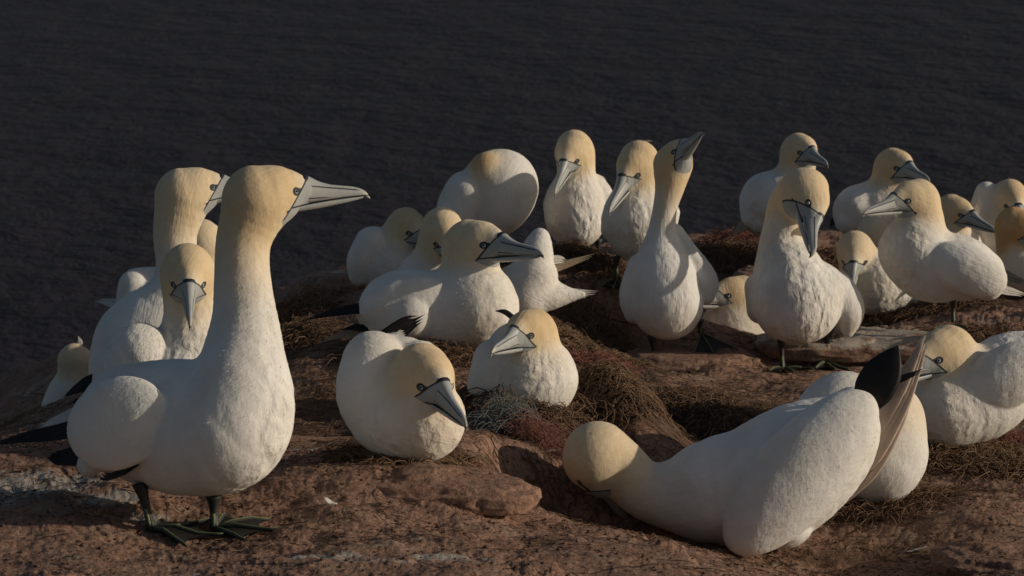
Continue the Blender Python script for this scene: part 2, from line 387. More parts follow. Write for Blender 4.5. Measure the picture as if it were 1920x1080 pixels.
# ------------------------------------------------------------------ birds
GROUP = 'gannets crowding the cliff top'
def bird(label, s, H, head, fwd, neck, body, wings=(), ell=(), up=(0, 1, 0), tails=(), legs=(), k=None, name='gannet',
         vox=3.4, dirt=0.0, gold=1.0, lump=1.0, eyes=True, gfall=3.9):
    def C(p): return cs(p[0], p[1], s, p[2])
    Hm = H/s
    hcn = C(head)
    f = np.array(fwd, float); f /= np.linalg.norm(f)
    u_ = np.array(up, float); u_ = u_-f*(u_@f); u_ /= np.linalg.norm(u_); w_ = np.cross(f, u_)
    AX = np.stack([f, u_, w_])
    # gold fades with distance down the neck
    gv = gold*(.88+.24*math.fmod(abs(head[0]*.137+head[1]*.071), 1.0))
    def gg(p):
        d = np.linalg.norm(p-hcn)/Hm
        return gv*(1-sstep(.15*gfall, gfall, np.array(d)))
    kb = (k or 26)/s
    nk = [(C(p), p[3]/s) for p in neck]
    bd = [(C(p), p[3]/s) for p in body]
    def dense(ch, n=4):
        if len(ch) < 3: return ch
        cp = curve_pts([np.r_[c, r_] for c, r_ in ch], (len(ch)-1)*n+1)
        return [(q_[:3], max(q_[3], .003)) for q_ in cp]
    def cones(ch, neckish):
        ch = dense(ch)
        return [(a[0], b[0], a[1], b[1], gg(a[0]) if neckish else 0., gg(b[0]) if neckish else 0.) for a, b in zip(ch[:-1], ch[1:])]
    groups = [('n', cones(nk+bd[:1], True), .22*Hm), ('b', cones(bd, False) if len(bd) > 1 else cones([nk[-1]]+bd, False), kb)]
    for wch in wings: groups.append(('w', cones([(C(p), p[3]/s) for p in wch], False), 3.0/s))
    for e in ell:                       # x, y, dz, a, b, c, turn[, yaw]
        th = math.radians(e[6]); yw = math.radians(e[7]) if len(e) > 7 else 0
        a1 = np.array([math.cos(th)*math.cos(yw), math.sin(th)*math.cos(yw), math.sin(yw)])
        a2 = np.array([-math.sin(th), math.cos(th), 0]); a3 = np.cross(a1, a2)
        groups.append(('e', (C(e), np.stack([a1, a2, a3]), np.array(e[3:6])/s), 2.5/s))
    # feather direction: from the head back along the body
    fd = (bd[-1][0]-nk[0][0]) if bd else np.array([0, -1., 0])
    if ell: fd = -groups[-1][1][1][0]*np.sign((groups[-1][1][1][0]*(hcn-bd[-1][0])).sum()) if len(ell) else fd
    fd = fd/np.linalg.norm(fd); fd[2] *= .3; fd /= np.linalg.norm(fd)
    fcx = np.cross(fd, np.array([0, 0, 1.])); fcx /= np.linalg.norm(fcx)
    # bounds
    lo = hcn-1.5*Hm; hi = hcn+1.5*Hm
    for ty, p, kk in groups:
        if ty != 'e':
            for cn in p:
                for c, r in ((cn[0], cn[2]), (cn[1], cn[3])): lo = np.minimum(lo, c-r*1.06); hi = np.maximum(hi, c+r*1.06)
        else:
            m = np.sqrt((p[1]**2*(p[2][:, None]**2)).sum(0))*1.06; lo = np.minimum(lo, p[0]-m); hi = np.maximum(hi, p[0]+m)
    vx = vox*(1.0 if s > 720 else 1.2)/s; lo = lo-5*vx; hi = hi+5*vx
    def dist(P, full=False):
        q = ((P-hcn)@AX.T)/Hm
        dh = head_sdf(q)*Hm
        D = dh; L = [(dh, np.full(len(P), gv))]; iswing = [False]
        for ty, p, kk in groups:
            if ty == 'e':
                d = ellip(P, *p); g = np.zeros(len(P))
            else:
                d = np.full(len(P), 1e3); g = np.zeros(len(P))
                for cn in p:
                    dd, t = rcone(P, *cn[:4]); m_ = dd < d
                    d = np.where(m_, dd, d); g = np.where(m_, cn[4]+(cn[5]-cn[4])*t, g)
            D = smin(D, d, kk)
            L.append((d, g)); iswing.append(ty in 'we')
        if not full: return D
        wd_ = np.full(len(P), 1e3)
        for (d, g), iw in zip(L, iswing):
            if iw: wd_ = np.minimum(wd_, d)
        wing_a = np.exp(-np.clip((wd_-D)/(8/s), 0, 30))
        tau = .22*Hm; W = 0; G = 0
        for d, g in L:
            wgt = np.exp(-np.clip((d-D)/tau, 0, 30)); W = W+wgt; G = G+wgt*g
        hw = np.exp(-np.clip((dh-D)/(.12*Hm), 0, 30))
        return D, G/W, hw, q, wing_a
    # coarse pass, then only the cells near the skin
    n = np.ceil((hi-lo)/vx).astype(int)+1
    st = 4; nc = (n//st)+2
    gx = [lo[i]+np.arange(nc[i])*vx*st for i in range(3)]
    Pc = np.stack(np.meshgrid(*gx, indexing='ij'), -1).reshape(-1, 3)
    Dc = dist(Pc).reshape(nc)
    near = np.abs(Dc) < vx*st*1.9
    nf = nc*st
    Fg = np.repeat(np.repeat(np.repeat(Dc, st, 0), st, 1), st, 2)
    Nf = np.repeat(np.repeat(np.repeat(near, st, 0), st, 1), st, 2)
    # each coarse sample stands for the block after it: widen the mask by one block backwards
    m2 = near.copy()
    for axx in range(3):
        sh = np.zeros_like(m2); sl_a = [slice(None)]*3; sl_b = [slice(None)]*3
        sl_a[axx] = slice(0, -1); sl_b[axx] = slice(1, None)
        sh[tuple(sl_a)] = m2[tuple(sl_b)]; m2 = m2 | sh
    Nf = np.repeat(np.repeat(np.repeat(m2, st, 0), st, 1), st, 2)
    ii = np.argwhere(Nf); Pf = lo+ii*vx
    Fg[Nf] = dist(Pf)
    V, Q = surface_nets(Fg, lo, vx)
    # drop stray cells
    for _ in range(2):                  # snap to the true surface
        e = vx*.5
        D0 = dist(V); G = np.stack([(dist(V+np.eye(3)[i]*e)-D0)/e for i in range(3)], 1)
        gl = (G*G).sum(1)+1e-6
        V = V-G*(np.clip(D0, -vx, vx)/gl)[:, None]*.9
    # relax the seams between the swept pieces
    E = np.concatenate([Q[:, [0, 1]], Q[:, [1, 2]], Q[:, [2, 3]], Q[:, [3, 0]]])
    deg = np.bincount(E[:, 0], minlength=len(V))+np.bincount(E[:, 1], minlength=len(V))
    for _ in range(2):
        A_ = np.stack([np.bincount(E[:, 0], V[E[:, 1], i], len(V))+np.bincount(E[:, 1], V[E[:, 0], i], len(V)) for i in range(3)], 1)/np.maximum(deg, 1)[:, None]
        V = V*.5+A_*.5
    D0, gold_a, hw, q, wing_a = dist(V, True)
    fco = np.stack([(V-hcn)@fd/.052, (V-hcn)@fcx/.030, wing_a], 1)
    gold_a = np.maximum(gold_a, 0)*(1-.45*sstep(.9, 1.5, q[:, 0])*hw)*(1-.35*sstep(-.3, -1.0, q[:, 1])*sstep(.2, .8, q[:, 0]))
    W = w2(V)
    zlo, zhi = W[:, 2].min(), W[:, 2].max()
    # soft irregular plumage relief
    if lump:
        base = at(head[0], head[1], s)
        nn = fbm(W[:, 0]*17, W[:, 1]*17, W[:, 2]*13, 2)
        nrm = G@np.stack([RT, UP, FW]); nrm /= np.linalg.norm(nrm, axis=1)[:, None]+1e-9
        W = W+nrm*(nn*.0012*(1-gold_a*.8)*(1-hw))[:, None]
    dirt_a = dirt*(1-sstep(.05, .45, (W[:, 2]-zlo)/(zhi-zlo)))+.10*(1-sstep(.0, .35, (W[:, 2]-zlo)/(zhi-zlo)))
    hd = np.array([f[0], 0, f[2]]); hd /= np.linalg.norm(hd)+1e-6
    nc_ = G/(np.linalg.norm(G, axis=1)[:, None]+1e-9)
    lump_a = np.full(len(W), lump)*(1-.6*hw)*(1-.75*wing_a)*(.12+.88*sstep(-.05, .6, nc_@hd))
    bx = body[len(body)//2] if body else head
    loc = at(bx[0], bx[1], s, bx[2]); loc[2] = zlo
    root = bpy.data.objects.new(name, None); root.location = loc; root.empty_display_size = .1
    lnk(root); tag(root, label, 'gannet', GROUP)
    # winding: outward check
    a_, b_, c_ = W[Q[:, 0]], W[Q[:, 1]], W[Q[:, 2]]
    ctr = W.mean(0)
    if np.einsum('ij,ij->', np.cross(b_-a_, c_-a_), a_-ctr) < 0: Q = Q[:, ::-1]
    body_o = child(root, 'body', W, np.ascontiguousarray(Q), MP, attrs={'gold': ('FLOAT', gold_a), 'hw': ('FLOAT', hw),
          'dirt': ('FLOAT', dirt_a), 'hc': ('FLOAT_VECTOR', q), 'lump': ('FLOAT', lump_a), 'fc': ('FLOAT_VECTOR', fco)})
    # short contour feathers standing a little off the skin
    rb = np.random.RandomState(int(head[0]*7+head[1]) % 99991)
    nF = int(7000*min(1, s/900)**1.6)
    tri_a = np.linalg.norm(np.cross(W[Q[:, 1]]-W[Q[:, 0]], W[Q[:, 3]]-W[Q[:, 0]]), axis=1)
    nq = np.cross(W[Q[:, 1]]-W[Q[:, 0]], W[Q[:, 3]]-W[Q[:, 0]]); nq /= np.linalg.norm(nq, axis=1)[:, None]+1e-12
    vis = tri_a*((nq@FW) < .45)
    fi = rb.choice(len(Q), nF, p=vis/vis.sum()); uv = rb.uniform(0, 1, (nF, 2))
    A0, A1, A3 = Q[fi, 0], Q[fi, 1], Q[fi, 3]
    def lerp(a): return a[A0]+(a[A1]-a[A0])*(uv[:, :1] if a.ndim > 1 else uv[:, 0])+(a[A3]-a[A0])*(uv[:, 1:] if a.ndim > 1 else uv[:, 1])
    p0 = lerp(W); n0 = nq[fi]; g0 = lerp(gold_a); q0 = lerp(q); h0 = lerp(hw); l0 = lerp(lump_a); d0 = lerp(dirt_a)
    keep = ~((h0 > .3) & (q0[:, 0] > .72)); p0, n0, g0, h0, l0, d0 = p0[keep], n0[keep], g0[keep], h0[keep], l0[keep], d0[keep]
    m = len(p0); fdw = fd@np.stack([RT, UP, FW]); dr = fdw*.8+np.array([0, 0, -.5])+rb.normal(0, .38, (m, 3))
    dr = dr-n0*(dr*n0).sum(1)[:, None]; dr /= np.linalg.norm(dr, axis=1)[:, None]
    sd0 = np.cross(n0, dr); ln = (.0085*rb.uniform(.5, 1.3, m)*(1-.5*np.clip(g0, 0, 1)))[:, None]; wdt = ln*.17
    tip = p0+dr*ln+n0*ln*(rb.uniform(0, 1, m)**4*.17)[:, None]
    FV = np.stack([p0-sd0*wdt-n0*.0004, p0+sd0*wdt-n0*.0004, tip], 1).reshape(-1, 3)
    rep = lambda a: np.repeat(a, 3)
    fo = child(root, 'contour_feathers', FV, np.arange(m*3).reshape(-1, 3), MP, attrs={'gold': ('FLOAT', rep(g0)), 'hw': ('FLOAT', np.zeros(m*3)),
          'dirt': ('FLOAT', rep(d0)), 'hc': ('FLOAT_VECTOR', np.zeros((m*3, 3))), 'lump': ('FLOAT', np.zeros(m*3)), 'fc': ('FLOAT_VECTOR', np.zeros((m*3, 3)))}, smooth=False)
    fo['kind'] = 'stuff'
    # bill
    def h2w(q): return w2(hcn+(np.asarray(q)*Hm)@AX)
    def mand(upper):
        us = np.array([1.04, 1.12, 1.3, 1.6, 1.9, 2.2, 2.6, 2.9, 3.1, 3.25, 3.34, 3.40, 3.44] if upper else
                      [1.04, 1.2, 1.5, 1.9, 2.3, 2.7, 3.0, 3.15, 3.24])
        V = []; Fc = []; ns = 14
        for i, u in enumerate(us):
            vm = vmouth(u)
            if upper:
                vt = np.interp(u, [1.04, 1.40, 2.18, 2.9, 3.2, 3.35, 3.44], [.74, .62, .44, .385, .32, .20, .06])
                vb = vm+.004 if u < 3.2 else np.interp(u, [3.2, 3.36, 3.44], [vmouth(3.2)+.004, .05, .02])
                wd = np.interp(u, [1.04, 1.12, 1.4, 2.2, 2.9, 3.25, 3.44], [.44, .46, .36, .225, .14, .085, .02])
            else:
                vt = vm-.004
                vb = np.interp(u, [1.04, 1.5, 2.2, 2.7, 3.1, 3.24], [-.50, -.38, -.21, -.105, .0, .06])
                wd = np.interp(u, [1.04, 1.12, 1.4, 2.2, 2.9, 3.24], [.42, .44, .33, .20, .12, .03])
            vc, hh = (vt+vb)/2, max((vt-vb)/2, .012)
            for kx in range(ns):
                th = 2*math.pi*kx/ns; cx, sx = math.cos(th), math.sin(th)
                pw = .75
                v = vc+hh*np.sign(sx)*abs(sx)**pw
                # upper: widest at the mouth line, ridge on top; lower: the reverse
                k_ = (v-vb)/(2*hh); wid = wd*((1-.35*k_) if upper else (.65+.35*k_))
                x = wid*np.sign(cx)*abs(cx)**pw
                sl = .62*(v-.15)*(1-sstep(1.15, 2.1, u))
                V.append((u+sl, v, x*.88))
            if i:
                for kx in range(ns):
                    k2 = (kx+1) % ns
                    Fc.append([(i-1)*ns+kx, (i-1)*ns+k2, i*ns+k2, i*ns+kx])
        Fc.append([len(V)-ns+kx for kx in range(ns)]); Fc.append(list(range(ns))[::-1])
        return np.array(V), Fc
    for nm, upp in (('upper_bill', True), ('lower_bill', False)):
        bv, bf = mand(upp)
        child(root, nm, h2w(bv), bf, MB, attrs={'hc': ('FLOAT_VECTOR', bv)})
    # eyes
    if eyes:
        for sgn in (-1, 1):
            ww = 1.2
            while ww > 0 and head_sdf(np.array([[1.04, .20, sgn*ww]]))[0] > 0: ww -= .01
            nrm_l = np.array([.42, .25, sgn*.88]); nrm_l /= np.linalg.norm(nrm_l)
            cen = np.array([1.04, .20, sgn*ww])-nrm_l*.052
            def ball(c, r, n=10, sq=1.0):
                V = []; Fc = []
                a = np.cross(nrm_l, (0, 1, 0)); a /= np.linalg.norm(a); b = np.cross(nrm_l, a)
                for i in range(n+1):
                    ph = math.pi*i/n
                    for j in range(12):
                        th = 2*math.pi*j/12
                        V.append(c+r*(math.cos(ph)*nrm_l*sq+math.sin(ph)*(math.cos(th)*a+math.sin(th)*b)))
                for i in range(n):
                    for j in range(12):
                        j2 = (j+1) % 12; Fc.append([i*12+j, i*12+j2, (i+1)*12+j2, (i+1)*12+j])
                return V, Fc
            v1, f1 = ball(cen, .088)
            e = child(root, 'eye', h2w(v1), f1, M_IRIS)
            v2, f2 = ball(cen+nrm_l*.058, .046, 8, .9)
            child(root, 'pupil', h2w(v2), f2, M_PUPIL, parent=e)
    # tails and wing tips: lists of (name, material, points(px,py,dz), widths px, flatness)
    for nm, mt, pl, wd in tails:
        base = [w2(C(p))[0] for p in pl]; W_ = max(wd)/s
        nr = -FW*.8+UP*.5
        ax_ = base[-1]-base[0]; sd_ = np.cross(ax_, nr); sd_ /= np.linalg.norm(sd_)+1e-9
        nf = 1 if max(wd) < 7 or 'folded' in nm else (3 if max(wd) < 14 else 4)
        for j in range(nf):
            o_ = 0 if nf == 1 else (j/(nf-1)-.5)*2
            ln = 1-.10*abs(o_+.6)-(.05 if j % 2 else 0)
            pp = [base[0]+(p_-base[0])*ln+sd_*W_*.62*o_*(1-.55*i_/(len(base)-1))-nr*.0016*j for i_, p_ in enumerate(base)]
            cp = curve_pts(pp, 14)
            ws = np.interp(np.linspace(0, 1, 14), np.linspace(0, 1, len(wd)), wd)/s*(1 if nf == 1 else .52)
            ws = ws*np.clip(1.02-np.linspace(0, 1, 14)**5, .06, 1)
            v, fc = tube(cp, ws, 10, .13, nr)
            child(root, nm if nf == 1 else nm+'_feather', v, fc, mt)
    for lg in legs: make_leg(root, s, *lg)
    return root

def make_leg(root, s, top, foot, yaw, size=.075, rest=True, lift=0.0, thick=.0085, toes=None):
    size *= 1.22
    a = w2(cs(top[0], top[1], s, top[2]))[0]; b = w2(cs(foot[0], foot[1], s, foot[2]))[0]
    if rest:
        gz = float(gheight(b[0], b[1]))+.006
        b[2] = gz if abs(gz-b[2]) < .05 else b[2]
    kn = a*.45+b*.55
    V, Fc = tube(curve_pts([a, kn+np.array([0, .004, 0]), b], 8), [thick*x for x in (1.7, 1.35, 1.0, .85, .8, .85, .95, 1.05)], 10)
    leg = child(root, 'leg', V, Fc, M_LEG)
    parts = []; stripes = []
    ya = math.radians(yaw); tips = []
    for an, L in ((-38, .92), (0, 1.15), (36, 1.05), (82, .5)):
        t = ya+math.radians(an); d = np.array([math.cos(t), math.sin(t), 0])
        pts = []; rr = []
        for q in (0, .33, .66, .9, 1.0):
            p = b+d*size*L*q
            if rest:
                p[2] = max(float(gheight(p[0], p[1])), b[2]-.02)+.007+.005*math.sin(q*3.1)
            else:
                p[2] = b[2]-math.tan(lift)*size*L*q
            if toes is not None:
                tt = w2(cs(*toes[len(tips)][:2], s, toes[len(tips)][2]))[0]; p = b+(tt-b)*q
            pts.append(p); rr.append(thick*(.55-.2*q))
        rr[-1] = thick*.2
        parts.append(tube(pts, rr, 7)); tips.append([np.array(x) for x in pts])
        sp = [x+np.array([0, -.0012, r*.7]) for x, r in zip(pts, rr)]
        stripes.append(tube(sp, [r*.45 for r in rr], 6))
    stripes.append(tube([x+np.array([0, -.0062, .0]) for x in curve_pts([kn, (kn+b)/2, b], 5)], [thick*.33]*5, 6))
    V, Fc = join(parts); child(root, 'toes', V, Fc, M_LEG, parent=leg)
    V, Fc = join(stripes); child(root, 'toe_stripes', V, Fc, M_TOE, parent=leg)
    V = []; Fc = []
    for i in range(3):
        A, B = tips[i], tips[i+1]; o = len(V); m = 5
        for q in range(4):
            for j in range(m):
                t = j/(m-1); sag = 1-.22*math.sin(math.pi*t)*q/3
                p = (A[q]*(1-t)+B[q]*t-b)*sag+b; 
                if rest: p[2] = A[q][2]*(1-t)+B[q][2]*t-.001
                V.append(p)
        for q in range(3):
            for j in range(m-1): Fc.append([o+q*m+j, o+q*m+j+1, o+(q+1)*m+j+1, o+(q+1)*m+j])
    n = len(V); V = V+[v-np.array([0, 0, .002]) for v in V]; Fc = Fc+[[i+n for i in q][::-1] for q in Fc]
    child(root, 'web', V, Fc, M_WEB, parent=leg)

TB, TW, TS = M_BLACK, M_TAIL, M_BUFF
WT, TL = 'wing_tip', 'tail'
def build_birds():
    bird('tall gannet standing in profile in the left foreground, bill pointing right', 1000, 63, (484,372,0), (.95,.0,.30),
         [(480,384,2,62),(457,450,0,52),(454,520,0,53),(459,600,0,62),(456,680,-12,80)],
         [(450,745,-28,94),(422,800,-18,120),(335,800,36,128),(255,790,84,112)],
         ell=[(222,794,-66,104,84,32,28,-13)], wings=[[(215,820,20,60),(168,870,44,24)]],
         tails=[(WT,TB,[(150,800,60),(90,812,80),(20,822,95),(-40,836,110)],[20,16,9,2]),(TL,TB,[(150,850,60),(110,856,80),(86,850,90)],[24,16,4]),
                (WT,TB,[(262,866,-60),(232,884,-40),(196,896,-6),(180,890,30)],[3,9,10,3])],
         legs=[((262,905,0),(284,990,-10),-8,.098,True,0,.0095),((400,925,10),(402,988,14),-12,.088,True,0,.0105)], vox=3.6, k=30)
    bird('gannet behind the foreground one with its bill tip hidden by that neck, looking right', 800, 50, (346,364,0), (.98,.04,.16),
         [(342,374,2,51),(328,440,0,41),(334,500,0,42),(330,560,0,58)], [(290,640,5,92),(275,660,10,104),(270,730,10,105)])
    bird('gannet facing the camera with bill hanging straight down, half covered by the foreground bird', 880, 54, (352,511,0), (.11,-.58,-.81),
         [(354,525,12,53),(356,590,26,50),(352,660,30,66)], [(335,740,34,92),(265,700,55,84),(250,740,50,80)],
         wings=[[(262,665,0,60),(218,705,0,44),(205,750,0,30)]],
         tails=[(WT,TB,[(205,705,30),(150,722,34),(112,744,34)],[18,16,4]),(WT,TB,[(205,740,30),(160,745,34),(128,752,34)],[14,10,3]),
                (TL,TW,[(190,760,40),(110,788,44),(62,800,44)],[22,14,3])])
    bird('partly hidden gannet at the left rear with an arched back and pale tail pointing left', 650, 39, (380,450,0), (.55,-.45,.7),
         [(378,462,0,37),(350,520,10,38),(320,560,10,50)], [(290,585,10,60),(262,590,0,42)], wings=[[(250,535,-5,28),(242,560,-5,24),(250,610,0,34)],[(290,530,20,30),(255,528,5,26)]],
         tails=[(TL,TW,[(240,575,0),(205,566,5),(174,560,5)],[13,9,2])], lump=.5)
    bird('small distant gannet at the far left seen from behind with yellow head', 560, 32, (141,676,0), (.55,-.45,.7),
         [(140,682,0,31),(138,712,0,30)], [(130,742,4,36),(120,768,6,42)], tails=[(TL,TW,[(148,650,-4),(150,640,0),(146,628,0)],[6,5,1])], lump=.5)
    bird('gannet at the left of the middle group tucking its bill toward its chest', 620, 39, (762,428,0), (.50,-.42,-.72),
         [(758,436,4,38),(748,475,6,44)], [(742,498,8,50),(722,505,14,50),(712,480,28,50)], wings=[[(700,462,-2,38),(682,490,-4,32),(676,515,-4,22)]], dirt=.3)
    bird('gannet with only its bent yellow head showing behind the large resting bird', 650, 42, (829,431,0), (.20,-.78,-.6),
         [(828,440,5,41),(818,490,20,46)], [(800,540,35,60),(780,560,40,55)], lump=.5)
    bird('gannet standing at the back with head buried in its own back feathers', 620, 34, (913,322,-32), (.35,-.75,.55),
         [(912,326,-4,33),(928,330,8,38),(938,345,4,60)], [(938,352,0,66),(928,392,0,54),(896,372,14,58),(864,400,22,44)], wings=[[(876,366,-22,46),(860,396,-20,42),(862,430,-10,34)]],
         legs=[((940,440,0),(945,492,0),-80,.06,True,0,.008)], up=(0,1,0), dirt=.25, gold=1.35, eyes=False, gfall=1.9)
    bird('large resting gannet in the centre in shade with its dark bill pointing right', 740, 53, (884,464,0), (.74,-.13,-.66),
         [(881,474,4,52),(884,525,0,56)], [(893,575,-8,74),(830,584,4,76),(750,574,20,68),(712,586,30,44)],
         ell=[(765,568,-42,92,48,34,12)], wings=[[(770,590,-40,48),(718,600,-30,32)]],
         tails=[(WT,TB,[(700,575,0),(640,582,10),(556,600,20)],[12,12,3]),(TL,TS,[(710,620,10),(650,622,10),(592,640,10)],[16,12,3]),
                (WT,TB,[(700,618,-2),(660,612,0),(630,618,0)],[8,8,2])], dirt=.45, lump=.6)
    bird('low sitting gannet in front of the centre, long bill pointing down right', 940, 62, (792,706,-10), (.40,-.45,-.80),
         [(788,716,0,61),(770,755,8,70)], [(792,786,2,75),(735,790,10,70),(708,730,60,72),(722,692,90,68)],
         wings=[[(700,680,40,60),(690,740,20,60),(705,800,10,44)],[(775,690,80,58),(760,680,90,50)]],
         tails=[(WT,TB,[(735,640,110),(765,612,118),(802,590,122)],[10,13,3]),(WT,TB,[(720,628,110),(760,600,116),(790,592,122)],[10,8,2]),(TL,TW,[(735,645,100),(750,628,108),(762,622,110)],[18,12,3])], vox=3.6, dirt=.25)
    bird('gannet sitting on a nest of grey and red netting with its bill pointing left', 820, 49, (996,626,0), (-.44,-.24,-.86),
         [(998,634,5,48),(992,672,12,56)], [(992,704,20,76),(1008,712,24,74),(955,706,44,70),(975,664,64,64)],
         wings=[[(930,680,40,46),(915,720,34,40)],[(1035,680,44,38),(1045,720,34,36)]],
         tails=[(WT,TB,[(962,596,70),(945,584,76),(924,582,78)],[6,6,2])])
    bird('bright sunlit gannet bent forward behind the central resting bird, white tail to the right', 690, 34, (950,540,30), (-.6,-.7,.2),
         [(955,535,30,34),(975,530,15,38)], [(1002,520,2,38),(985,556,0,46)], wings=[[(1012,446,0,19),(1008,468,0,29),(1000,508,0,38),(990,545,0,44)],[(990,548,0,44),(1030,552,4,30),(1065,553,8,15),(1092,552,10,7)]],
         tails=[(TL,TW,[(1020,545,2),(1065,550,6),(1126,550,10)],[17,11,2]),(TL,TW,[(1020,488,10),(1050,486,16),(1064,490,16)],[10,8,2]),
                (WT,TS,[(1030,505,10),(1070,492,20),(1120,476,30)],[9,7,3])])
    bird('gannet standing at the rear facing the camera, pale bill hanging down to the left', 610, 38, (1076,282,0), (-.28,-.70,-.66),
         [(1079,292,6,37),(1081,335,8,37)], [(1077,385,6,52),(1080,410,6,56)], wings=[[(1108,362,26,38),(1130,386,26,26),(1122,425,20,14)]],
         legs=[((1068,455,-5),(1074,486,-5),-120,.06,True,0,.008),((1122,448,5),(1118,486,5),-75,.062,True,0,.008)], dirt=.35)
    bird('gannet with ruffled crown standing between the rear bird and the sky-pointing one', 630, 41, (1197,305,0), (-.40,-.73,-.55),
         [(1198,318,5,40),(1194,365,6,43)], [(1190,412,6,57),(1195,442,6,50)], wings=[[(1242,404,28,34),(1246,430,26,24)],[(1160,400,0,28),(1146,430,0,20)]],
         legs=[((1156,480,-5),(1156,532,-5),-100,.055,True,0,.008),((1205,485,5),(1204,530,5),-80,.055,True,0,.008)], dirt=.6,
         tails=[('crest_feather',TS,[(1200,272,0),(1212,264,0),(1226,264,0)],[3,3,1])])
    bird('gannet stretching its neck and pointing its bill at the sky', 650, 36, (1264,304,0), (.40,.36,-.84),
         [(1261,312,2,37),(1256,350,2,28),(1246,395,5,23),(1241,440,8,28),(1240,480,8,42)], [(1244,525,2,56),(1251,570,-4,68)],
         wings=[[(1206,505,16,32),(1187,555,16,27),(1190,588,14,20)],[(1262,440,40,22),(1285,475,30,24),(1316,525,22,30),(1322,552,18,20)]],
         legs=[((1222,628,-10),(1234,684,-10),-25,.085,True,0,.008),((1312,600,0),(1314,624,0),-35,.10,False,.55,.008,[(1297,674,-22),(1343,670,-26),(1385,655,-12),(1322,640,16)])], lump=.35, up=(-.4,.8,.5))
    bird('rear gannet directly behind the bird that bows its bill to its chest', 555, 35, (1498,284,0), (.36,-.30,-.88),
         [(1497,293,5,35),(1490,340,6,36)], [(1472,382,10,52),(1440,374,22,52),(1432,400,26,44)], tails=[(TL,TS,[(1412,412,10),(1390,424,12),(1368,440,12)],[14,12,4])], dirt=.4,
         legs=[((1455,430,0),(1455,462,0),-60,.05,True,0,.008)])
    bird('gannet standing on the pale rock with its head bowed and bill pressed to its chest', 650, 47, (1508,361,-14), (-.02,-.76,-.64),
         [(1502,370,0,48),(1484,388,24,45),(1470,430,26,40),(1466,475,20,46)], [(1482,525,10,66),(1492,568,2,80),(1530,552,16,62)],
         up=(1,.15,-.2), wings=[[(1562,552,22,46),(1588,582,20,34),(1590,622,16,12)],[(1425,540,34,30),(1428,580,30,28)]],
         legs=[((1464,632,-15),(1468,686,-15),-80,.088,True,0,.0085),((1556,600,15),(1548,684,15),-80,.07,True,0,.0125)], k=22, dirt=.2)
    bird('gannet lying low between two standing birds, its bill pointing left behind a wing', 610, 40, (1388,556,0), (-.84,-.16,-.52),
         [(1390,566,4,39),(1388,592,8,46)], [(1375,618,6,56),(1402,622,16,54)], lump=.4)
    bird('rear right gannet resting with body turned left and bill toward its neighbour', 560, 37, (1675,314,0), (.42,-.28,-.86),
         [(1674,322,5,36),(1664,365,8,40)], [(1642,396,12,46),(1612,396,22,50),(1606,408,22,40)], wings=[[(1604,392,0,40),(1592,412,0,28)]], tails=[(WT,TB,[(1580,400,30),(1565,412,30),(1552,428,30)],[9,8,2])])
    bird('sunlit gannet standing at the right with its bill stretched out to the left', 645, 41, (1720,376,0), (-.79,-.24,-.56),
         [(1724,386,6,39),(1726,425,10,46)], [(1712,470,0,60),(1742,500,4,66),(1798,502,14,62),(1838,512,22,46)],
         ell=[(1815,505,-50,78,46,32,-24)], wings=[[(1800,500,-34,48),(1850,530,-24,34)]],
         tails=[(WT,TB,[(1850,505,20),(1890,518,26),(1945,540,34)],[12,12,3]),(TL,TW,[(1850,530,20),(1890,545,26),(1930,556,30)],[12,10,3])],
         legs=[((1786,560,0),(1788,604,0),-110,.07,True,0,.008)], k=22)
    bird('nearly hidden gannet, only its yellow nape showing below the outstretched bill', 570, 34, (1637,437,0), (.1,-.3,.95),
         [(1640,446,0,33),(1650,470,10,36)], [(1662,492,20,44),(1670,500,20,42)], gold=.85)
    bird('gannet crouching with bowed head turned down toward the camera below a neighbour\'s bill', 600, 38, (1603,471,0), (-.12,-.70,-.71),
         [(1607,480,14,37),(1624,515,28,44)], [(1640,532,14,54),(1682,532,34,52),(1696,505,44,42)], dirt=.25)
    bird('small gannet peeping out behind the bird with the outstretched bill, dark bill to the right', 575, 33, (1785,397,0), (.62,-.40,-.68),
         [(1783,405,5,32),(1780,440,10,38)], [(1792,466,26,44),(1800,480,30,42)],
         tails=[(TL,TW,[(1812,440,0),(1806,405,0),(1806,366,0)],[10,11,3]),(TL,TW,[(1816,440,2),(1824,410,2),(1842,366,2)],[10,10,2]),(TL,TW,[(1818,444,-2),(1832,415,-2),(1842,396,-2)],[10,9,2])])
    bird('gannet at the right edge with bluish white back and head bent down', 570, 35, (1894,371,0), (.12,-.62,-.77),
         [(1893,380,6,34),(1880,410,12,38)], [(1862,392,24,36),(1850,430,24,42),(1890,440,24,44)], wings=[[(1850,362,10,22),(1842,400,10,28)]], lump=.5)
    bird('gannet cut off by the right edge with a deep orange neck', 600, 36, (1903,424,-10), (.70,-.45,-.55),
         [(1902,432,-6,36),(1900,462,0,32)], [(1920,500,8,42),(1950,510,14,52)], gold=1.35)
    bird('gannet sitting at the right edge with sunlit breast bill hidden by a raised tail', 790, 55, (1776,665,0), (-.70,-.34,-.62),
         [(1780,674,4,54),(1786,725,6,56)], [(1775,766,0,70),(1838,745,22,82),(1890,704,44,80),(1940,700,54,80)],
         ell=[(1888,706,-36,92,58,40,26)])
